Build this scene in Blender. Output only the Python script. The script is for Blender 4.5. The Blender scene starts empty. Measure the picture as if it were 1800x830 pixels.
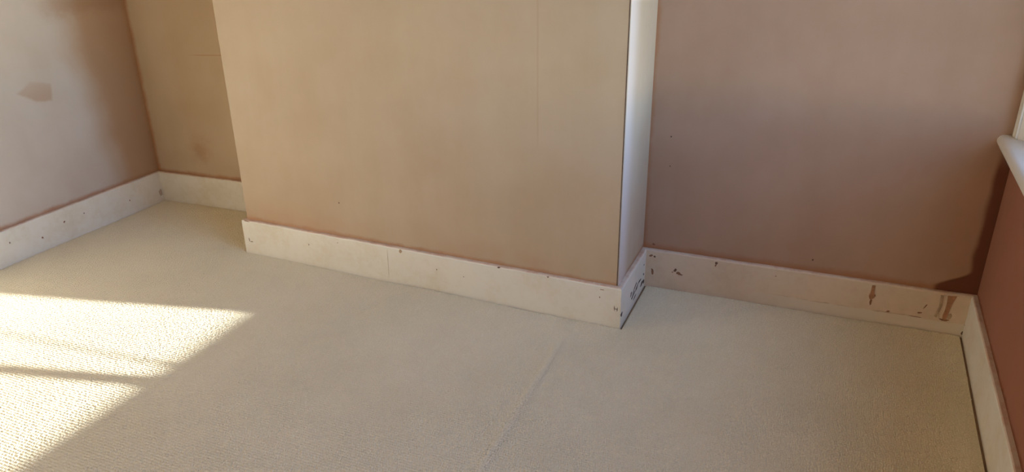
import bpy, math, random
from mathutils import Matrix, Vector

S = bpy.context.scene
COL = S.collection
random.seed(4)

# ------------------------------------------------------------------ camera
yaw, pitch, roll, FPX = -0.4058, 0.4059, -0.0139, 1336.18
CAM = Vector((3.2487, -2.8090, 1.4146))
fw = Vector((math.sin(yaw) * math.cos(pitch), math.cos(yaw) * math.cos(pitch), -math.sin(pitch)))
r0 = Vector((math.cos(yaw), -math.sin(yaw), 0))
u0 = r0.cross(fw)
rt = math.cos(roll) * r0 + math.sin(roll) * u0
up = -math.sin(roll) * r0 + math.cos(roll) * u0
cd = bpy.data.cameras.new('camera')
cd.sensor_width = 36.0
cd.lens = FPX / 1800 * 36.0
cd.clip_start = 0.02
cam = bpy.data.objects.new('camera', cd)
cam.matrix_world = Matrix(((rt.x, up.x, -fw.x, CAM.x), (rt.y, up.y, -fw.y, CAM.y),
                           (rt.z, up.z, -fw.z, CAM.z), (0, 0, 0, 1)))
COL.objects.link(cam)
S.camera = cam

# ------------------------------------------------------------------ world, sun, exposure
SUN_EL = math.radians(16.4)
SUN_H = Vector((0.9715, 0.2369, 0))                    # horizontal direction towards the sun
SUN_STRENGTH = 20.5
SKY_STRENGTH = 1.20
HAZE = (0.24, 0.26, 0.29, 1.0)
EXPOSURE = -0.08

wd = bpy.data.worlds.new('world')
S.world = wd
wd.use_nodes = True
wn = wd.node_tree
wn.nodes.clear()
wo = wn.nodes.new('ShaderNodeOutputWorld')
wb = wn.nodes.new('ShaderNodeBackground')
sk = wn.nodes.new('ShaderNodeTexSky')
sk.sky_type = 'NISHITA'
sk.sun_disc = False
sk.sun_elevation = SUN_EL
sk.sun_rotation = math.atan2(SUN_H.x, SUN_H.y)
sk.altitude = 50
sk.air_density = 0.8
sk.dust_density = 0.15
sk.ozone_density = 2.0
wb.inputs['Strength'].default_value = SKY_STRENGTH
tint = wn.nodes.new('ShaderNodeMix')                    # daylight white balance, the same over the whole sky
tint.data_type = 'RGBA'
tint.blend_type = 'MULTIPLY'
tint.inputs[0].default_value = 1.0
tint.inputs[7].default_value = (1.03, 1.04, 1.11, 1.0)
wn.links.new(sk.outputs[0], tint.inputs[6])
haze = wn.nodes.new('ShaderNodeMix')                    # thin even high cloud over the clear sky
haze.data_type = 'RGBA'
haze.blend_type = 'ADD'
haze.inputs[0].default_value = 1.0
haze.inputs[7].default_value = HAZE
wn.links.new(tint.outputs[2], haze.inputs[6])
wn.links.new(haze.outputs[2], wb.inputs['Color'])
wn.links.new(wb.outputs[0], wo.inputs['Surface'])

sl = bpy.data.lights.new('sun', 'SUN')
sl.energy = SUN_STRENGTH
sl.angle = math.radians(0.9)
sl.color = (1.0, 0.99, 0.965)
sun = bpy.data.objects.new('sun', sl)
sdir = Vector((SUN_H.x * math.cos(SUN_EL), SUN_H.y * math.cos(SUN_EL), math.sin(SUN_EL)))
sun.rotation_euler = sdir.to_track_quat('Z', 'Y').to_euler()
sun.location = (9, 1.5, 4)
COL.objects.link(sun)

S.view_settings.view_transform = 'Standard'
S.view_settings.look = 'None'
S.view_settings.gamma = 1.0
S.view_settings.use_curve_mapping = False
S.view_settings.exposure = EXPOSURE
S.cycles.max_bounces = 14
S.cycles.diffuse_bounces = 10
S.cycles.transparent_max_bounces = 12
S.cycles.caustics_reflective = False
S.cycles.caustics_refractive = False


# ------------------------------------------------------------------ node helpers
class NT:
    def __init__(self, name):
        self.m = bpy.data.materials.new(name)
        self.m.use_nodes = True
        self.t = self.m.node_tree
        self.t.nodes.clear()
        self.out = self.t.nodes.new('ShaderNodeOutputMaterial')
        tc = self.t.nodes.new('ShaderNodeTexCoord')
        self.co = tc.outputs['Object']
        sp = self.t.nodes.new('ShaderNodeSeparateXYZ')
        self.t.links.new(self.co, sp.inputs[0])
        self.x, self.y, self.z = sp.outputs

    def put(self, v, sock):
        if isinstance(v, bpy.types.NodeSocket):
            self.t.links.new(v, sock)
        else:
            if hasattr(sock.default_value, '__len__') and not hasattr(v, '__len__'):
                v = (v,) * len(sock.default_value)
            if hasattr(v, '__len__') and len(v) == 3 and len(sock.default_value) == 4:
                v = (*v, 1.0)
            sock.default_value = v

    def math(self, op, a, b=0.0, c=0.0, clamp=False):
        n = self.t.nodes.new('ShaderNodeMath')
        n.operation = op
        n.use_clamp = clamp
        for i, v in enumerate((a, b, c)):
            self.put(v, n.inputs[i])
        return n.outputs[0]

    def add(self, a, b): return self.math('ADD', a, b)
    def sub(self, a, b): return self.math('SUBTRACT', a, b)
    def mul(self, a, b): return self.math('MULTIPLY', a, b)
    def mx(self, a, b): return self.math('MAXIMUM', a, b)
    def mn(self, a, b): return self.math('MINIMUM', a, b)

    def ramp(self, v, a, b, lo=0.0, hi=1.0):
        n = self.t.nodes.new('ShaderNodeMapRange')
        n.interpolation_type = 'SMOOTHSTEP'
        if a > b:
            a, b, lo, hi = b, a, hi, lo
        self.put(v, n.inputs['Value'])
        for k, w in (('From Min', a), ('From Max', b), ('To Min', lo), ('To Max', hi)):
            n.inputs[k].default_value = w
        return n.outputs['Result']

    def scale(self, s, rot=(0, 0, 0)):
        n = self.t.nodes.new('ShaderNodeMapping')
        self.put(self.co, n.inputs['Vector'])
        n.inputs['Scale'].default_value = s
        n.inputs['Rotation'].default_value = rot
        return n.outputs[0]

    def noise(self, sc, detail=3, rough=0.5, vec=None, out=0):
        n = self.t.nodes.new('ShaderNodeTexNoise')
        self.put(vec if vec is not None else self.co, n.inputs['Vector'])
        n.inputs['Scale'].default_value = sc
        n.inputs['Detail'].default_value = detail
        n.inputs['Roughness'].default_value = rough
        return n.outputs[out]

    def mix(self, f, a, b):
        n = self.t.nodes.new('ShaderNodeMix')
        n.data_type = 'RGBA'
        self.put(f, n.inputs[0])
        self.put(a, n.inputs[6])
        self.put(b, n.inputs[7])
        return n.outputs[2]

    def bump(self, h, strength, dist, normal=None):
        n = self.t.nodes.new('ShaderNodeBump')
        n.inputs['Strength'].default_value = strength
        n.inputs['Distance'].default_value = dist
        self.put(h, n.inputs['Height'])
        if normal is not None:
            self.put(normal, n.inputs['Normal'])
        return n.outputs[0]

    def finish(self, col, rough, normal=None, spec=0.5, **kw):
        b = self.t.nodes.new('ShaderNodeBsdfPrincipled')
        self.put(col, b.inputs['Base Color'])
        self.put(rough, b.inputs['Roughness'])
        b.inputs['Specular IOR Level'].default_value = spec
        for k, v in kw.items():
            self.put(v, b.inputs[k])
        if normal is not None:
            self.put(normal, b.inputs['Normal'])
        self.t.links.new(b.outputs[0], self.out.inputs['Surface'])
        return self.m


# ------------------------------------------------------------------ plan of the room
# corner points of the skirting faces, seen from above (interior on the right of travel)
T = 0.018
PLAN = [(0.0, -4.0), (0.0, 0.0), (0.8866, 0.05), (0.8866, -0.3798), (2.6491, -0.4226),
        (2.6466, -0.0407), (3.7945, -0.0239), (3.7945 - 0.015 * 3.976, -4.0)]
PLAN = [Vector(q) for q in PLAN]
H = [0.155, 0.155, 0.152, 0.153, 0.156, 0.153, 0.153, 0.153]
ROOM_H = 2.75


def offset(o):
    """the closed plan pushed outwards by o, mitred"""
    n = len(PLAN)
    res = []
    for i in range(n):
        a, b, c = PLAN[i - 1], PLAN[i], PLAN[(i + 1) % n]
        d1, d2 = (b - a).normalized(), (c - b).normalized()
        n1, n2 = Vector((-d1.y, d1.x)), Vector((-d2.y, d2.x))
        p, q = b + n1 * o, b + n2 * o
        cr = d1.x * d2.y - d1.y * d2.x
        s = ((q - p).x * d2.y - (q - p).y * d2.x) / cr
        res.append(p + d1 * s)
    return res


OUT = offset(T)
FAR = offset(T + 0.16)


def along(i, s, z, o=0.0):
    """point on skirting face i (from PLAN[i] to PLAN[i+1]) at run s, height z, o proud into the room"""
    a, b = PLAN[i], PLAN[(i + 1) % len(PLAN)]
    d = (b - a).normalized()
    q = a + d * s + Vector((d.y, -d.x)) * o
    return Vector((q.x, q.y, z))


# ------------------------------------------------------------------ materials
def plaster(name, dry, damp, edges=(), stains=None, streak=1.0, mott=0.5):
    """bare gypsum plaster: trowel streaks, mottled drying tones, damp rims, stains"""
    n = NT(name)
    big = n.noise(1.3, 4, 0.55)
    mid = n.noise(5.0, 5, 0.6)
    st = n.noise(2.2, 5, 0.62, n.scale((3.2, 3.2, 0.5)))
    fine = n.noise(160, 3, 0.6)
    f = n.add(n.mul(n.sub(big, 0.5), mott), n.mul(n.sub(mid, 0.5), mott * 0.6))
    f = n.add(f, n.mul(n.sub(st, 0.5), 0.17 * streak))
    tone = n.ramp(f, -0.28, 0.32)
    light = tuple(min(1, c * 1.10 + 0.012) for c in dry)
    dark = tuple(c * k for c, k in zip(dry, (0.92, 0.85, 0.77)))
    col = n.mix(tone, light, dark)
    w = n.mul(n.sub(n.noise(14, 4, 0.6), 0.5), 0.05)
    w2 = n.mul(n.sub(n.noise(45, 3, 0.6), 0.5), 0.02)
    wob = n.add(w, w2)
    for (e, width, amt) in edges:                        # e: function giving distance to an edge
        d = n.add(e(n), n.mul(wob, 0.45))
        col = n.mix(n.mul(n.ramp(d, width, -0.002), amt), col, damp)
    if stains:
        for msk, c in stains(n, wob):
            col = n.mix(msk, col, c)
    h = n.add(n.mul(st, 0.6), n.add(n.mul(mid, 0.8), n.mul(fine, 0.10)))
    nb = n.bump(h, 0.30, 0.005)
    return n.finish(col, 0.82, nb, 0.25)


DRY = (0.62, 0.445, 0.325)
DAMP = (0.40, 0.175, 0.075)
skirt_top = lambda n: n.sub(n.z, 0.158)


def left_stain(n, wob):
    # trowel patch of fresher filler: a polygon on the (y, z) plane
    pts = [(-0.64, 0.705), (-0.555, 0.648), (-0.475, 0.640), (-0.462, 0.720), (-0.56, 0.748)]
    m = None
    for i in range(len(pts)):
        (a, b), (c, d) = pts[i], pts[(i + 1) % len(pts)]
        L = math.hypot(c - a, d - b)
        ny, nz = -(d - b) / L, (c - a) / L                    # inward normal of an anticlockwise outline
        e = n.add(n.add(n.mul(n.sub(n.y, a), ny), n.mul(n.sub(n.z, b), nz)), n.mul(wob, 0.35))
        m = e if m is None else n.mn(m, e)
    fade = n.ramp(n.z, 0.80, 0.66)
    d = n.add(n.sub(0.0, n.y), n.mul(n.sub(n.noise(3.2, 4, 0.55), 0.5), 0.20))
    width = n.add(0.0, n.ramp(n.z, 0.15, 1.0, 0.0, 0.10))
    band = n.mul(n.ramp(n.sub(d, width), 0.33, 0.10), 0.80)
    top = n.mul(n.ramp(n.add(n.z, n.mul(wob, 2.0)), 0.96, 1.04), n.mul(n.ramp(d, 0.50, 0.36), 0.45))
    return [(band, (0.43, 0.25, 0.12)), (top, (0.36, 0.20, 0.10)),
            (n.mul(n.mul(n.ramp(m, -0.004, 0.012), 0.75), fade), (0.46, 0.32, 0.22))]


def alcove_left_stain(n, wob):
    d = n.math('SQRT', n.add(n.math('POWER', n.mul(n.sub(n.x, 0.285), 1.4), 2.0), n.math('POWER', n.sub(n.z, 0.29), 2.0)))
    m = n.mul(n.ramp(n.add(d, n.mul(wob, 2.4)), 0.13, 0.0), 0.45)
    line = n.mul(n.ramp(n.math('ABSOLUTE', n.sub(n.z, n.add(0.781, n.mul(n.sub(n.x, 0.33), 0.04)))), 0.004, 0.0005),
                 n.ramp(n.x, 0.30, 0.40))
    return [(m, (0.36, 0.18, 0.085)), (n.mul(line, 0.6), (0.42, 0.22, 0.12))]


def alcove_right_stain(n, wob):
    # wet plaster in the corner below the sill, ragged edge
    d = n.sub(3.815, n.x)
    width = n.add(0.040, n.ramp(n.z, 0.24, 0.165, 0.0, 0.10))
    e = n.sub(n.add(d, n.mul(n.sub(n.noise(6, 3, 0.5), 0.5), 0.035)), width)
    m = n.mul(n.ramp(e, 0.010, -0.012), n.ramp(n.z, 0.72, 0.60))
    soft = n.mul(n.mul(n.ramp(n.add(d, n.mul(wob, 2.5)), 0.26, 0.03), n.ramp(n.z, 0.78, 0.55)), 0.45)
    return [(soft, (0.42, 0.22, 0.12)), (n.mul(m, 0.92), (0.15, 0.045, 0.02))]


def chimney_stain(n, wob):
    # one drip-straight trowel line
    line = n.mul(n.ramp(n.math('ABSOLUTE', n.sub(n.x, n.add(2.315, n.mul(wob, 0.05)))), 0.006, 0.001), n.ramp(n.z, 0.62, 0.72))
    blot = n.mul(n.ramp(n.z, 0.30, 0.16), n.ramp(n.noise(2.2, 4, 0.6), 0.42, 0.62))
    side = n.ramp(n.x, 2.6300, 2.6308)                    # the return face is set in a paler tone
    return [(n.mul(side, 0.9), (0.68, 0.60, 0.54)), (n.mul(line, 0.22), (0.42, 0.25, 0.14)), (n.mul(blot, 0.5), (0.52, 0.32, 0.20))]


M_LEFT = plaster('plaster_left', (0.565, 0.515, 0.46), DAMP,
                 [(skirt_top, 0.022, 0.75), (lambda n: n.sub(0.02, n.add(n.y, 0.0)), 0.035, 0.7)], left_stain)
M_ALCL = plaster('plaster_alcove_left', (0.52, 0.415, 0.29), DAMP,
                 [(skirt_top, 0.020, 0.75), (lambda n: n.add(n.x, 0.018), 0.030, 0.8)], alcove_left_stain)
M_CHIM = plaster('plaster_chimney', (0.53, 0.435, 0.32), DAMP, [(skirt_top, 0.016, 0.65)], chimney_stain, 1.6, 0.55)
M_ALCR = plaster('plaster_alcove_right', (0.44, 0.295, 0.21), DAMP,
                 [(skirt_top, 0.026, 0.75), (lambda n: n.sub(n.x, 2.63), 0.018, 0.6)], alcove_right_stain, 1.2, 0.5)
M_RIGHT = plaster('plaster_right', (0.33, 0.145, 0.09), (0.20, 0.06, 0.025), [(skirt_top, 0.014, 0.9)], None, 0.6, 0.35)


def simple_paint(name, col, rough, dirt=0.25, bump=0.12):
    n = NT(name)
    a = n.noise(6, 5, 0.6)
    b = n.noise(38, 4, 0.65)
    f = n.ramp(n.add(n.mul(a, 0.65), n.mul(b, 0.35)), 0.42, 0.72)
    c2 = (col[0] * 0.90, col[1] * 0.85, col[2] * 0.76)
    c = n.mix(n.mul(f, dirt * 2), col, c2)
    return n.finish(c, n.add(rough, n.mul(b, 0.12)), n.bump(n.add(b, n.mul(n.noise(9, 2), 2.0)), bump, 0.002), 0.5)


M_SKIRT = simple_paint('skirting_gloss_paint', (0.83, 0.80, 0.71), 0.34, 0.45)
M_WHITE = simple_paint('window_white_paint', (0.78, 0.75, 0.68), 0.32, 0.2)
M_CEIL = simple_paint('ceiling_plaster', (0.58, 0.47, 0.38), 0.85, 0.2)
M_FRONT = simple_paint('front_wall_plaster', (0.70, 0.61, 0.51), 0.85, 0.2)


def smear():
    n = NT('plaster_smeared_edge')
    m = n.ramp(n.noise(17, 5, 0.7), 0.40, 0.66)
    c = n.mix(m, (0.76, 0.65, 0.53), (0.66, 0.46, 0.34))
    return n.finish(c, 0.6, n.bump(n.noise(60, 4, 0.6), 0.5, 0.003), 0.4)


M_SMEAR = smear()


def alcove_skirt():
    """older paint: yellowed above, a cleaner strip that was once covered at the bottom"""
    n = NT('skirting_old_paint')
    a = n.noise(5, 5, 0.6)
    b = n.noise(30, 4, 0.7)
    f = n.ramp(n.add(n.mul(a, 0.6), n.mul(b, 0.4)), 0.40, 0.70)
    c = n.mix(n.mul(f, 0.8), (0.75, 0.62, 0.47), (0.66, 0.51, 0.36))
    ragged = n.add(n.z, n.mul(n.sub(n.noise(18, 4, 0.6), 0.5), 0.018))
    c = n.mix(n.mul(n.ramp(ragged, 0.043, 0.036), n.ramp(n.x, 2.9, 3.4)), c, (0.74, 0.66, 0.54))
    line = n.mul(n.ramp(n.math('ABSOLUTE', n.sub(ragged, 0.041)), 0.003, 0.0005), n.mul(n.ramp(n.noise(11, 3), 0.45, 0.6), n.ramp(n.x, 3.0, 3.4)))
    c = n.mix(n.mul(line, 0.5), c, (0.30, 0.18, 0.10))
    return n.finish(c, n.add(0.38, n.mul(b, 0.12)), n.bump(n.add(b, n.mul(a, 2)), 0.15, 0.002), 0.5)


M_SKIRT_OLD = alcove_skirt()


def carpet_mat():
    n = NT('carpet_loop_pile')
    v = n.t.nodes.new('ShaderNodeTexVoronoi')
    v.inputs['Scale'].default_value = 150
    n.put(n.co, v.inputs['Vector'])
    h = n.add(n.noise(900, 2, 0.7), n.mul(v.outputs['Distance'], -0.35))
    big = n.noise(1.6, 4, 0.6)
    fleck = n.noise(260, 2, 0.7)
    f = n.ramp(n.add(n.mul(big, 0.5), n.mul(fleck, 0.5)), 0.36, 0.66)
    col = n.mix(f, (0.86, 0.79, 0.605), (0.77, 0.70, 0.515))
    nb = n.bump(h, 0.5, 0.0008)
    return n.finish(col, 0.95, nb, 0.1, **{'Sheen Weight': 0.15, 'Sheen Roughness': 0.5})


M_CARPET = carpet_mat()


def flat(name, col, rough=0.8, noise=40, var=0.25, spec=0.2):
    n = NT(name)
    f = n.ramp(n.noise(noise, 4, 0.6), 0.35, 0.65)
    return n.finish(n.mix(f, col, tuple(c * (1 - var) for c in col)), rough, None, spec)


M_CHIP = flat('chipped_paint_brown', (0.20, 0.12, 0.08))
M_SCRAPE = flat('scraped_paint_dark', (0.10, 0.06, 0.05))
M_RUST = flat('chipped_paint_red', (0.34, 0.17, 0.10))
M_DRIP = flat('dried_plaster_drip', (0.50, 0.26, 0.14), 0.7)
M_DRIP_PALE = flat('dried_plaster_stain', (0.50, 0.36, 0.23), 0.7)
M_CRACK = flat('filled_joint', (0.60, 0.50, 0.38))
M_ARRIS_HALO = flat('arris_halo_dark', (0.16, 0.11, 0.085), 0.6)
M_FILL = flat('filler_blob', (0.64, 0.50, 0.37), 0.8)
M_BOARD = flat('sub_floor_board', (0.30, 0.20, 0.12), 0.7, 6)
M_DOWEL = flat('bare_wood', (0.45, 0.30, 0.17), 0.6, 20)
M_GROUND = flat('garden_ground', (0.22, 0.22, 0.15), 0.95, 0.6, 0.4)


def glass():
    n = NT('window_glass')
    fr = n.t.nodes.new('ShaderNodeLayerWeight')
    fr.inputs['Blend'].default_value = 0.5
    refl = n.add(0.04, n.mul(n.math('POWER', fr.outputs['Facing'], 5.0), 0.9))
    tr = n.t.nodes.new('ShaderNodeBsdfTransparent')
    tr.inputs['Color'].default_value = (0.96, 0.97, 0.96, 1)
    gl = n.t.nodes.new('ShaderNodeBsdfGlossy')
    gl.inputs['Roughness'].default_value = 0.02
    mx = n.t.nodes.new('ShaderNodeMixShader')
    n.t.links.new(refl, mx.inputs[0])
    n.t.links.new(tr.outputs[0], mx.inputs[1])
    n.t.links.new(gl.outputs[0], mx.inputs[2])
    n.t.links.new(mx.outputs[0], n.out.inputs['Surface'])
    return n.m


M_GLASS = glass()


# ------------------------------------------------------------------ mesh helpers
def mesh(name, V, F, mats, parent=None, fm=None, smooth=False):
    me = bpy.data.meshes.new(name)
    me.from_pydata([tuple(v) for v in V], [], F)
    mats = mats if isinstance(mats, (list, tuple)) else [mats]
    for m in mats:
        me.materials.append(m)
    if fm:
        for p, k in zip(me.polygons, fm):
            p.material_index = k
    if smooth:
        for p in me.polygons:
            p.use_smooth = True
    me.validate()
    me.update()
    o = bpy.data.objects.new(name, me)
    COL.objects.link(o)
    if parent:
        o.parent = parent
    return o


def structure(o, label=None):
    o['kind'] = 'structure'
    if label:
        o['label'] = label
    return o


def prism(name, pts, z0, z1, mat, parent=None):
    """vertical prism over an anticlockwise footprint"""
    a = sum(pts[i][0] * pts[(i + 1) % len(pts)][1] - pts[(i + 1) % len(pts)][0] * pts[i][1] for i in range(len(pts)))
    if a < 0:
        pts = pts[::-1]
    n = len(pts)
    V = [(q[0], q[1], z0) for q in pts] + [(q[0], q[1], z1) for q in pts]
    F = [tuple(range(n))[::-1], tuple(range(n, 2 * n))] + [(i, (i + 1) % n, n + (i + 1) % n, n + i) for i in range(n)]
    return mesh(name, V, F, mat, parent)


def boxes(name, bs, mat, parent=None, bevel=0.0):
    V, F = [], []
    for (x0, x1, y0, y1, z0, z1) in bs:
        x0, x1 = min(x0, x1), max(x0, x1)
        y0, y1 = min(y0, y1), max(y0, y1)
        b = len(V)
        V += [(x, y, z) for z in (z0, z1) for (x, y) in ((x0, y0), (x1, y0), (x1, y1), (x0, y1))]
        F += [(b + 3, b + 2, b + 1, b), (b + 4, b + 5, b + 6, b + 7)] + \
             [(b + i, b + (i + 1) % 4, b + 4 + (i + 1) % 4, b + 4 + i) for i in range(4)]
    o = mesh(name, V, F, mat, parent)
    if bevel:
        m = o.modifiers.new('bevel', 'BEVEL')
        m.width = bevel
        m.segments = 2
    return o


# ------------------------------------------------------------------ floor, ceiling, walls
structure(prism('floor', FAR, -0.16, -0.012, M_BOARD))
structure(prism('ceiling', FAR, ROOM_H, ROOM_H + 0.15, M_CEIL))

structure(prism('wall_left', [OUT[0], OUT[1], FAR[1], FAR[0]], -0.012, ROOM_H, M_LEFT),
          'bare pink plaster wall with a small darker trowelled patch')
b2 = OUT[2] + Vector((0, 0.17))
b5 = OUT[5] + Vector((0, 0.17))
wall_bl = structure(prism('wall_back_left', [OUT[1], OUT[2], b2, FAR[1]], -0.012, ROOM_H, M_ALCL),
                    'bare plaster back wall of the narrow alcove')
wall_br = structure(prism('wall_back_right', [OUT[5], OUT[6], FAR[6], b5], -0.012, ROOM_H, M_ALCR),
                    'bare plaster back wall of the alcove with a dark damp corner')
structure(prism('wall_front', [OUT[7], OUT[0], FAR[0], FAR[7]], -0.012, ROOM_H, M_FRONT))

# chimney breast: solid block with slightly eased arrises
c3, c4 = OUT[3], OUT[4]
E_ = 0.003
foot = [OUT[2], c3 + Vector((0, E_)), c3 + Vector((E_ * 0.3, E_ * 0.3)), c3 + Vector((E_, 0)),
        c4 + Vector((-E_, 0)), c4 + Vector((-E_ * 0.3, E_ * 0.3)), c4 + Vector((0, E_)), OUT[5], b5, b2]
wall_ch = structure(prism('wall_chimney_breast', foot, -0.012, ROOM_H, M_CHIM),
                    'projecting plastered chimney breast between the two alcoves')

# right wall with the window opening that starts in the corner
WY0, WY1 = OUT[6].y, -2.34
SILL_Z, HEAD_Z = 0.690, 2.60


def wx(y, o=T):                                          # x of the right wall's face (o=T) or skirting face (o=0)
    a, b = PLAN[6], PLAN[7]
    return a.x + (b.x - a.x) * (y - a.y) / (b.y - a.y) + o


def slab(y0, y1, z0, z1):
    return [(wx(y0), y0), (wx(y1), y1), (wx(y1) + 0.16, y1), (wx(y0) + 0.16, y0)], z0, z1


def joined_prisms(name, L, mat):
    V, F = [], []
    for pts, z0, z1 in L:
        b = len(V)
        V += [(q[0], q[1], z0) for q in pts] + [(q[0], q[1], z1) for q in pts]
        F += [(b, b + 1, b + 2, b + 3), (b + 7, b + 6, b + 5, b + 4)]
        F += [(b + 4 + i, b + 4 + (i + 1) % 4, b + (i + 1) % 4, b + i) for i in range(4)]
    return mesh(name, V, F, mat)


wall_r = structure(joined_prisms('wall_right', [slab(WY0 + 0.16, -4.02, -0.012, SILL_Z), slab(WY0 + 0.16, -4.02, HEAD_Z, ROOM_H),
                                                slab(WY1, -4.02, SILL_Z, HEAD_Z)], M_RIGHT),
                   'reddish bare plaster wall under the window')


# ------------------------------------------------------------------ skirting boards
def skirting(name, i, mat, label, step=0.06, wav=0.0009):
    a, b = PLAN[i], PLAN[i + 1]
    oa, ob = OUT[i], OUT[i + 1]
    L = (b - a).length
    n = max(2, int(L / step))
    prof = [(0, -0.012), (0, 0.06), (0, -0.0065), (0.10, -0.0025), (0.28, 0), (1, 0)]   # (share towards wall, height from 0 or top)
    V, F, fm = [], [], []
    rnd = random.Random(i)
    for k in range(n + 1):
        t = k / n
        P, O = a.lerp(b, t), oa.lerp(ob, t)
        h = H[i] + (H[i + 1] - H[i]) * t + rnd.uniform(-wav, wav)
        for j, (s, z) in enumerate(prof):
            q = P.lerp(O, s)
            zz = z if j < 2 else h + z
            V.append((q.x, q.y, zz))
    m = len(prof)
    for k in range(n):
        for j in range(m - 1):
            F.append((k * m + j, k * m + j + 1, (k + 1) * m + j + 1, (k + 1) * m + j))
            fm.append(1 if j >= 3 else 0)
    for k in (0, n):                                     # closed ends
        F.append(tuple(k * m + j for j in range(m)) if k else tuple(k * m + j for j in reversed(range(m))))
        fm.append(0)
    o = mesh(name, V, F, [mat, M_SMEAR], None, fm)
    return structure(o, label)


base_l = skirting('baseboard_left', 0, M_SKIRT, 'long cream skirting board along the left wall')
base_bl = skirting('baseboard_back_left', 1, M_SKIRT, 'short cream skirting board in the left alcove')
base_cl = skirting('baseboard_chimney_left', 2, M_SKIRT, 'skirting return on the hidden side of the chimney breast')
base_cf = skirting('baseboard_chimney_front', 3, M_SKIRT, 'cream skirting board along the chimney breast front')
base_cr = skirting('baseboard_chimney_right', 4, M_SKIRT, 'short scuffed skirting return beside the right alcove')
base_br = skirting('baseboard_back_right', 5, M_SKIRT_OLD, 'yellowed skirting board with plaster drips in the right alcove')
base_r = skirting('baseboard_right', 6, M_SKIRT, 'cream skirting board under the window wall')

# ------------------------------------------------------------------ carpet
# a fitted sheet: gently uneven, a soft ridge along a seam, edges rolled down at the boards
inner = offset(-0.0015)
inner[6] = inner[6] + Vector((-0.006, 0))                # a narrow gap along the right board
inner[7] = inner[7] + Vector((-0.006, 0))
for k in (4, 5):                                         # and along the chimney return
    inner[k] = inner[k] + Vector((0.006, 0))
xs0, ys0 = -0.005, -3.995


def inside(x, y):
    c = False
    n = len(inner)
    for i in range(n):
        a, b = inner[i], inner[(i + 1) % n]
        if (a.y > y) != (b.y > y) and x < (b.x - a.x) * (y - a.y) / (b.y - a.y) + a.x:
            c = not c
    return c


def carpet_z(x, y):
    d = 1e9
    p = Vector((x, y))
    for i in range(7):
        a, b = inner[i], inner[i + 1]
        ab = b - a
        t = max(0, min(1, (p - a).dot(ab) / ab.length_squared))
        d = min(d, (p - a - ab * t).length)
    z = 0.0014 * math.sin(5.1 * x + 1.0) * math.sin(4.3 * y + 0.4)
    sx = 2.478 + 0.030 * (-y - 0.55)
    z += 0.0030 * math.exp(-((x - sx) / 0.016) ** 2) * min(1, max(0, (-0.50 - y) / 0.1))
    edge = math.exp(-(d / 0.020) ** 2)
    return z * (1 - 0.5 * edge) - 0.004 * edge + 0.0018 * edge * math.sin(x * 9 + y * 7)


# grid of quads clipped to the plan by bisecting along the plan's lines
import bmesh
bm = bmesh.new()
vs = [bm.verts.new((q.x, q.y, 0)) for q in inner]
bm.faces.new(vs)
bm.normal_update()
for axis, lo, hi, st in ((0, 0.0, 3.8, 0.02), (1, -4.0, 0.05, 0.03)):
    k = lo + st
    while k < hi:
        co = (k, 0, 0) if axis == 0 else (0, k, 0)
        no = (1, 0, 0) if axis == 0 else (0, 1, 0)
        bmesh.ops.bisect_plane(bm, geom=bm.verts[:] + bm.edges[:] + bm.faces[:], plane_co=co, plane_no=no, dist=1e-6)
        k += st
for v in bm.verts:
    v.co.z = carpet_z(v.co.x, v.co.y) - 0.0042
ext = bmesh.ops.extrude_edge_only(bm, edges=[e for e in bm.edges if e.is_boundary])
for v in ext['geom']:
    if isinstance(v, bmesh.types.BMVert):
        v.co.z = -0.0119
bmesh.ops.recalc_face_normals(bm, faces=bm.faces[:])
me = bpy.data.meshes.new('carpet')
bm.to_mesh(me)
bm.free()
if sum(p.normal.z for p in me.polygons) < 0:
    me.flip_normals()
for p in me.polygons:
    p.use_smooth = abs(p.normal.z) > 0.5
me.materials.append(M_CARPET)
carpet = bpy.data.objects.new('carpet', me)
COL.objects.link(carpet)
carpet['label'] = 'beige ribbed loop-pile fitted carpet covering the whole floor'
carpet['category'] = 'carpet'


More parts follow.
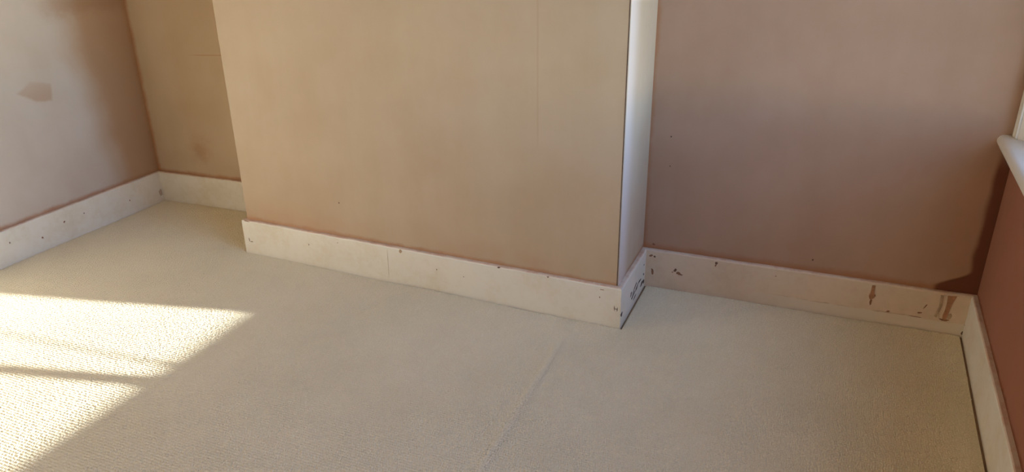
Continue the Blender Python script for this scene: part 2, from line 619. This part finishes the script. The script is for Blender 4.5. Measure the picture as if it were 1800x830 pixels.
# the pile itself: woven loops standing in rows along x, each a small dome, over the floor in view
def pile():
    import numpy as np
    rng = np.random.default_rng(7)
    sx_, sy_ = 0.0066, 0.0098
    ny = int(2.15 / sy_)
    nx = int(3.80 / sx_)
    gx, gy = np.meshgrid(np.arange(nx) * sx_, 0.052 - np.arange(ny) * sy_)
    gx = gx + (np.arange(ny) % 2)[:, None] * sx_ * 0.5 + rng.uniform(0, sx_, (ny, 1))
    gx = (gx + rng.normal(0, 0.0009, gx.shape)).ravel()
    gy = (gy + rng.normal(0, 0.0008, gy.shape)).ravel()
    gy = gy + 0.0025 * np.sin(gx * 3.1 + 0.7) + 0.0012 * np.sin(gx * 11 + gy * 5)
    poly = offset(-0.0045)
    poly[6] = poly[6] + Vector((-0.006, 0))
    poly[7] = poly[7] + Vector((-0.006, 0))
    for i in (4, 5):
        poly[i] = poly[i] + Vector((0.006, 0))
    ins = np.zeros(gx.shape, bool)
    dmin = np.full(gx.shape, 1e9)
    n = len(poly)
    for i in range(n):
        a, b = poly[i], poly[(i + 1) % n]
        if abs(a.y - b.y) > 1e-9:
            c = ((a.y > gy) != (b.y > gy)) & (gx < (b.x - a.x) * (gy - a.y) / (b.y - a.y) + a.x)
            ins ^= c
        ab = b - a
        t = np.clip(((gx - a.x) * ab.x + (gy - a.y) * ab.y) / ab.length_squared, 0, 1)
        dmin = np.minimum(dmin, np.hypot(gx - a.x - ab.x * t, gy - a.y - ab.y * t))
    gx, gy, d = gx[ins], gy[ins], dmin[ins] + 0.003
    z = 0.0014 * np.sin(5.1 * gx + 1.0) * np.sin(4.3 * gy + 0.4)
    rx_ = 2.478 + 0.030 * (-gy - 0.55)
    z = z + 0.0030 * np.exp(-((gx - rx_) / 0.016) ** 2) * np.clip((-0.50 - gy) / 0.1, 0, 1)
    e = np.exp(-(d / 0.020) ** 2)
    z = z * (1 - 0.5 * e) - 0.004 * e + 0.0018 * e * np.sin(gx * 9 + gy * 7) - 0.0044
    N = len(gx)
    k = 5
    ph = rng.uniform(0, 2 * math.pi, N)
    rx = 0.0040 * rng.uniform(0.85, 1.15, N)
    ry = 0.0047 * rng.uniform(0.85, 1.12, N)
    hh = 0.0037 * rng.uniform(0.75, 1.22, N)
    press = np.exp(-((gx - rx_) / 0.012) ** 4) * np.clip((-0.50 - gy) / 0.1, 0, 1)    # loops crushed flat along the seam
    hh = hh * (1 - 0.45 * press)
    rx, ry = rx * (1 + 0.30 * press), ry * (1 + 0.30 * press)
    z = z + 0.0017 * press
    V = np.zeros((N, 2 * k + 1, 3), np.float32)
    for j in range(k):
        a = ph + 2 * math.pi * j / k
        for ring, (rs, hs) in enumerate(((1.0, 0.0), (0.80, 0.66))):
            V[:, ring * k + j, 0] = gx + np.cos(a) * rx * rs
            V[:, ring * k + j, 1] = gy + np.sin(a) * ry * rs
            V[:, ring * k + j, 2] = z + hh * hs
    V[:, 2 * k, 0] = gx + rng.normal(0, 0.0006, N)
    V[:, 2 * k, 1] = gy + rng.normal(0, 0.0006, N)
    V[:, 2 * k, 2] = z + hh
    tri = []
    for j in range(k):
        j2 = (j + 1) % k
        tri += [(j, j2, k + j2), (j, k + j2, k + j), (k + j, k + j2, 2 * k)]
    tri = np.array(tri, np.int32)
    F = (tri[None] + (np.arange(N, dtype=np.int32) * (2 * k + 1))[:, None, None]).reshape(-1)
    me = bpy.data.meshes.new('pile')
    me.vertices.add(N * (2 * k + 1))
    me.vertices.foreach_set('co', V.reshape(-1))
    me.loops.add(len(F))
    me.loops.foreach_set('vertex_index', F)
    me.polygons.add(len(F) // 3)
    me.polygons.foreach_set('loop_start', np.arange(0, len(F), 3, dtype=np.int32))
    me.polygons.foreach_set('loop_total', np.full(len(F) // 3, 3, np.int32))
    me.polygons.foreach_set('use_smooth', np.ones(len(F) // 3, bool))
    me.update(calc_edges=True)
    me.materials.append(M_CARPET)
    o = bpy.data.objects.new('pile', me)
    o.parent = carpet
    o['kind'] = 'stuff'
    COL.objects.link(o)


pile()

# ------------------------------------------------------------------ window in the right wall
win = bpy.data.objects.new('window_1', None)
win.location = (wx(-1.2), -1.2, SILL_Z)
COL.objects.link(win)
structure(win, 'white painted timber window with a deep rounded sill')
WINV = []


def wpart(o):
    o.parent = win
    o.matrix_parent_inverse = Matrix.Translation(-Vector(win.location))
    return o


FX0, FX1 = 3.803, 3.972
GX = 3.940                                               # glass plane
Z0 = 0.728
# box frame: jambs, head, mullions
wpart(prism('jamb', [(FX0, WY0 - 0.001), (FX0, -0.055), (3.903, -0.155), (FX1, -0.155), (FX1, WY0 - 0.001)], Z0, HEAD_Z, M_WHITE))   # splayed lining
wpart(boxes('jamb', [(FX0 - 0.03, FX1, -2.285, WY1, Z0, HEAD_Z)], M_WHITE, None, 0.002))
wpart(boxes('head', [(FX0 - 0.02, FX1, -0.155, -2.285, HEAD_Z - 0.07, HEAD_Z)], M_WHITE, None, 0.002))
wpart(boxes('mullion', [(3.875, FX1, -0.676, -0.722, Z0, HEAD_Z - 0.07)], M_WHITE, None, 0.003))
wpart(boxes('mullion', [(3.875, FX1, -1.736, -1.782, Z0, HEAD_Z - 0.07)], M_WHITE, None, 0.003))
# staff beads on the corner jamb's face
wpart(boxes('bead', [(FX0 - 0.010, FX0 + 0.002, WY0 - 0.012, WY0 - 0.030, Z0, HEAD_Z)], M_WHITE, None, 0.004))
wpart(boxes('bead', [(FX0 - 0.008, FX0 + 0.002, -0.040, -0.054, Z0, HEAD_Z)], M_WHITE, None, 0.005))
# three lights, each with a sash of stiles and rails and two panes
for (y0, y1) in ((-0.155, -0.676), (-0.722, -1.736), (-1.782, -2.285)):
    st = 0.036 if y1 > -0.7 or y0 < -1.7 else 0.045
    stl = 0.036 if y0 > -0.2 else 0.004
    str_ = 0.036 if y1 < -2.2 else 0.004
    sash = boxes('sash', [(3.915, 3.960, y0, y0 - stl, Z0, HEAD_Z - 0.07), (3.915, 3.960, y1 + str_, y1, Z0, HEAD_Z - 0.07),
                          (3.915, 3.960, y0 - stl, y1 + str_, Z0, 0.800), (3.915, 3.960, y0 - stl, y1 + str_, 1.60, 1.645),
                          (3.915, 3.960, y0 - stl, y1 + str_, 2.46, HEAD_Z - 0.07)], M_WHITE)
    wpart(sash)
    for (za, zb) in ((0.800, 1.60), (1.645, 2.46)):
        p_ = boxes('pane', [(GX - 0.002, GX + 0.002, y0 - stl, y1 + str_, za, zb)], M_GLASS)
        p_.parent = sash


# sill board with a half-round nose, butting against the back wall
def sill():
    r = 0.019
    zt = Z0
    prof = [(3.975, zt - 2 * r), (3.975, zt), (3.790, zt)]
    n = 10
    cxn = 3.757 + r
    for k in range(n + 1):
        a = math.pi / 2 + math.pi * k / n
        prof.append((cxn + r * math.cos(a), zt - r + r * math.sin(a)))
    m = len(prof)
    V, F = [], []
    for y in (OUT[6].y - 0.0005, -2.40):
        dx = wx(y) - wx(WY0)
        V += [(x + (dx if x < 3.9 else 0), y, z) for x, z in prof]
    F = [(j, (j + 1) % m, m + (j + 1) % m, m + j) for j in range(m)]
    F += [tuple(reversed(range(m))), tuple(range(m, 2 * m))]
    o = mesh('window_sill', V, F, M_WHITE)
    for p in o.data.polygons:
        p.use_smooth = len(p.vertices) == 4
    o.data.set_sharp_from_angle(angle=math.radians(40))
    return o


wpart(sill())

# portal: guides sky sampling through the opening, gives no light of its own
pl = bpy.data.lights.new('window_portal', 'AREA')
pl.shape = 'RECTANGLE'
pl.size = 2.15
pl.size_y = 1.84
pl.cycles.is_portal = True
po = bpy.data.objects.new('window_portal', pl)
po.location = (3.985, -1.22, 1.65)
po.rotation_euler = (math.radians(90), 0, math.radians(90))
COL.objects.link(po)

# garden level outside, one storey down
structure(boxes('ground_outside', [(4.2, 60, -40, 40, -3.2, -3.0)], M_GROUND), 'garden ground outside the window')


# ------------------------------------------------------------------ chips, drips, scuffs
def blob(name, pt, w, h, mat, parent, ang=0.0, n=9, rag=0.35, thick=0.0007, seed=0, outline=None):
    """a small irregular flake lying on a face; pt(s, z, o) gives the surface point"""
    rnd = random.Random(seed)
    if outline is None:
        outline = []
        for k in range(n):
            a = 2 * math.pi * k / n
            q = 1 + rnd.uniform(-rag, rag)
            u, v = math.cos(a) * w / 2 * q, math.sin(a) * h / 2 * q
            outline.append((u * math.cos(ang) - v * math.sin(ang), u * math.sin(ang) + v * math.cos(ang)))
    m = len(outline)
    V = [pt(u, v, 0.0002) for u, v in outline] + [pt(u * 0.9, v * 0.97, thick) for u, v in outline]
    F = [tuple(range(m, 2 * m))] + [(k, (k + 1) % m, m + (k + 1) % m, m + k) for k in range(m)]
    o = mesh(name, V, F, mat, parent)
    return o


def on(i, s, z, extra=0.0):
    return lambda u, v, o: along(i, s + u, z + v, o + extra)


sd = 0


def chip(i, s, z, w, h, parent, mat=M_CHIP, ang=0.0, name='paint_chip', rag=0.4, n=8, extra=0.0):
    global sd
    sd += 1
    return blob(name, on(i, s, z, extra), w, h, mat, parent, ang, n, rag, 0.0006, sd)


# left board: nail marks
for s, z, w in ((3.145, 0.093, 0.006), (3.415, 0.090, 0.008), (3.294, 0.057, 0.009), (3.788, 0.068, 0.007), (3.524, 0.093, 0.005)):
    chip(0, s, z, w, w * 1.3, base_l, M_RUST if w > 0.0065 else M_CHIP, name='nail_mark')
# filler lump in the left alcove corner
blob('filler_lump', on(0, 3.985, 0.045), 0.016, 0.035, M_FILL, base_l, 0, 9, 0.3, 0.006, 91)
# chimney front
for (s, z, w, h, mt, a) in ((0.028, 0.060, 0.004, 0.018, M_CHIP, 0.1), (0.041, 0.052, 0.022, 0.004, M_CHIP, 0.1),
                            (0.365, 0.093, 0.005, 0.008, M_CHIP, 0), (0.999, 0.092, 0.005, 0.006, M_CHIP, 0),
                            (1.739, 0.074, 0.003, 0.020, M_CHIP, 0.1), (1.750, 0.070, 0.003, 0.016, M_CHIP, -0.1),
                            (1.744, 0.072, 0.009, 0.003, M_CHIP, 0.3), (1.682, 0.107, 0.005, 0.006, M_RUST, 0),
                            (1.12, 0.083, 0.004, 0.004, M_CHIP, 0), (0.52, 0.128, 0.004, 0.004, M_RUST, 0),
                            (1.69, 0.140, 0.018, 0.003, M_RUST, 0), (1.275, 0.152, 0.012, 0.006, M_CHIP, 0),
                            (1.478, 0.151, 0.010, 0.005, M_CHIP, 0), (0.030, 0.150, 0.030, 0.004, M_RUST, -0.1)):
    chip(3, s, z, w, h, base_cf, mt, a)
chip(3, 0.833, 0.143, 0.014, 0.016, base_cf, M_DRIP_PALE, 0, 'filled_nail_hole', 0.2, 10)
chip(3, 0.768, 0.075, 0.0022, 0.140, base_cf, M_CRACK, -0.02, 'joint_crack', 0.15, 14)
# chimney return: scraped patch near the carpet and chips at the ends
for (s, z, w, h, mt, a) in ((0.004, 0.046, 0.022, 0.020, M_CHIP, 0.3), (0.150, 0.060, 0.020, 0.012, M_CHIP, 0.5),
                            (0.185, 0.040, 0.050, 0.010, M_CHIP, 0.2), (0.205, 0.062, 0.060, 0.008, M_CHIP, 0.35),
                            (0.245, 0.050, 0.050, 0.012, M_CHIP, 0.3), (0.285, 0.055, 0.050, 0.007, M_CHIP, -0.1),
                            (0.215, 0.020, 0.060, 0.007, M_CHIP, 0.1), (0.325, 0.025, 0.040, 0.014, M_CHIP, 0.2),
                            (0.360, 0.020, 0.022, 0.022, M_CHIP, 0), (0.353, 0.055, 0.016, 0.012, M_CHIP, 0),
                            (0.352, 0.098, 0.014, 0.006, M_RUST, 0)):
    if s < 0.02:
        s = 0.014
    chip(4, s, z, w * 1.15, h * 1.1, base_cr, M_SCRAPE if mt is M_CHIP else mt, a)
# right alcove: red-brown chips
for (s, z, w, h, mt, a) in ((0.020, 0.129, 0.016, 0.008, M_RUST, 0.2), (0.035, 0.126, 0.008, 0.008, M_CHIP, 0.2),
                            (0.120, 0.080, 0.010, 0.014, M_CHIP, -0.5), (0.134, 0.067, 0.016, 0.012, M_RUST, -0.5),
                            (0.146, 0.064, 0.012, 0.005, M_CHIP, 0.1), (0.110, 0.070, 0.006, 0.006, M_RUST, 0),
                            (0.277, 0.138, 0.012, 0.012, M_CHIP, 0), (0.275, 0.128, 0.005, 0.016, M_RUST, -0.2),
                            (0.030, 0.060, 0.010, 0.030, M_RUST, 0.1), (0.50, 0.12, 0.006, 0.004, M_RUST, 0),
                            (1.150, 0.040, 0.006, 0.008, M_CHIP, 0), (1.146, 0.004, 0.010, 0.016, M_CHIP, 0)):
    chip(5, s, z, w, h, base_br, mt, a)


def drip(i, s, z, pts, mat, parent, name='plaster_drip', thick=0.0018):
    """outline in metres (along, up) around (s, z)"""
    return blob(name, on(i, s, z), 1, 1, mat, parent, thick=thick, outline=pts)


# narrow drip with a bead half way
drip(5, 0.838, 0.0, [(-0.006, 0.141), (-0.007, 0.118), (-0.008, 0.108), (-0.011, 0.100), (-0.009, 0.090), (-0.004, 0.086),
                     (0.000, 0.087), (0.008, 0.094), (0.012, 0.102), (0.006, 0.109), (0.005, 0.121), (0.005, 0.142)][::-1], M_DRIP, base_br)
drip(5, 0.838, 0.0, [(-0.003, 0.084), (-0.005, 0.072), (-0.002, 0.062), (0.002, 0.066), (0.003, 0.083)][::-1], M_RUST, base_br)
# pair of runs near the corner
drip(5, 1.070, 0.0, [(-0.016, 0.142), (-0.014, 0.100), (-0.017, 0.080), (-0.022, 0.056), (-0.015, 0.054), (-0.010, 0.078),
                     (-0.006, 0.102), (-0.007, 0.142)][::-1], M_DRIP_PALE, base_br)
drip(5, 1.082, 0.0, [(-0.006, 0.143), (-0.004, 0.110), (-0.005, 0.085), (-0.008, 0.064), (-0.007, 0.050), (0.004, 0.049), (0.007, 0.062),
                     (0.010, 0.090), (0.014, 0.115), (0.022, 0.146)][::-1], M_DRIP, base_br)
drip(5, 1.082, 0.0, [(-0.018, 0.050), (-0.010, 0.045), (0.006, 0.044), (0.016, 0.050), (0.004, 0.049)][::-1], M_RUST, base_br)
drip(5, 1.082, 0.0, [(0.010, 0.072), (0.009, 0.056), (0.018, 0.056), (0.021, 0.068), (0.017, 0.076)][::-1], M_DRIP_PALE, base_br)
# scuffs left of the runs
for (s, z, w, h, a) in ((1.014, 0.088, 0.005, 0.030, -0.45), (1.000, 0.060, 0.014, 0.006, 0.3), (0.990, 0.042, 0.050, 0.003, -0.02), (0.90, 0.046, 0.014, 0.007, 0.4)):
    chip(5, s, z, w, h, base_br, M_RUST, a, 'scuff')


# specks on the plaster
def wall_speck(i, s, z, w, h, parent, mat=M_CHIP):
    chip(i, s, z, w, h, parent, mat, 0, 'speck', 0.3, 7, -T)


wall_speck(3, 0.537, 0.304, 0.006, 0.010, wall_ch)
wall_speck(5, 0.063, 0.621, 0.007, 0.007, wall_br)
wall_speck(5, 0.067, 0.505, 0.006, 0.006, wall_br)
wall_speck(5, 0.024, 0.172, 0.010, 0.010, wall_br, M_RUST)
wall_speck(5, 0.62, 0.20, 0.006, 0.008, wall_br)

# dark strip added on the chimney breast's right arris, imitating a sharpening halo
d34 = (PLAN[4] - PLAN[3]).normalized()
nn = Vector((d34.y, -d34.x))
q0, q1 = c4 - d34 * 0.0065, c4 - d34 * 0.0028
mesh('arris_halo_line', [(*(q + nn * o), z) for z in (H[4] + 0.002, ROOM_H) for (q, o) in ((q0, -0.0005), (q0, 0.0006), (q1, 0.0006), (q1, -0.0005))],
     [(0, 1, 2, 3)[::-1], (4, 5, 6, 7)] + [(k, (k + 1) % 4, 4 + (k + 1) % 4, 4 + k) for k in range(4)], M_ARRIS_HALO, wall_ch)


# unseen thin stick, added to cast the slanting shadow; leans from sill to jamb
def stick(name, a, b, r, mat):
    a, b = Vector(a), Vector(b)
    d = (b - a).normalized()
    e1 = d.cross(Vector((1, 0, 0))).normalized()
    e2 = d.cross(e1)
    n = 10
    V = []
    for c, k in ((a, 0.85), (a + d * 0.004, 1), (b - d * 0.004, 1), (b, 0.85)):
        V += [c + (e1 * math.cos(2 * math.pi * j / n) + e2 * math.sin(2 * math.pi * j / n)) * r * k for j in range(n)]
    F = [(k * n + j, k * n + (j + 1) % n, (k + 1) * n + (j + 1) % n, (k + 1) * n + j) for k in range(3) for j in range(n)]
    F += [tuple(reversed(range(n))), tuple(range(3 * n, 4 * n))]
    return mesh(name, V, F, mat, None, None, False)


wpart(stick('shadow_stick', (3.893, -0.632, 0.737), (3.893, -0.164, 1.594), 0.010, M_DOWEL))
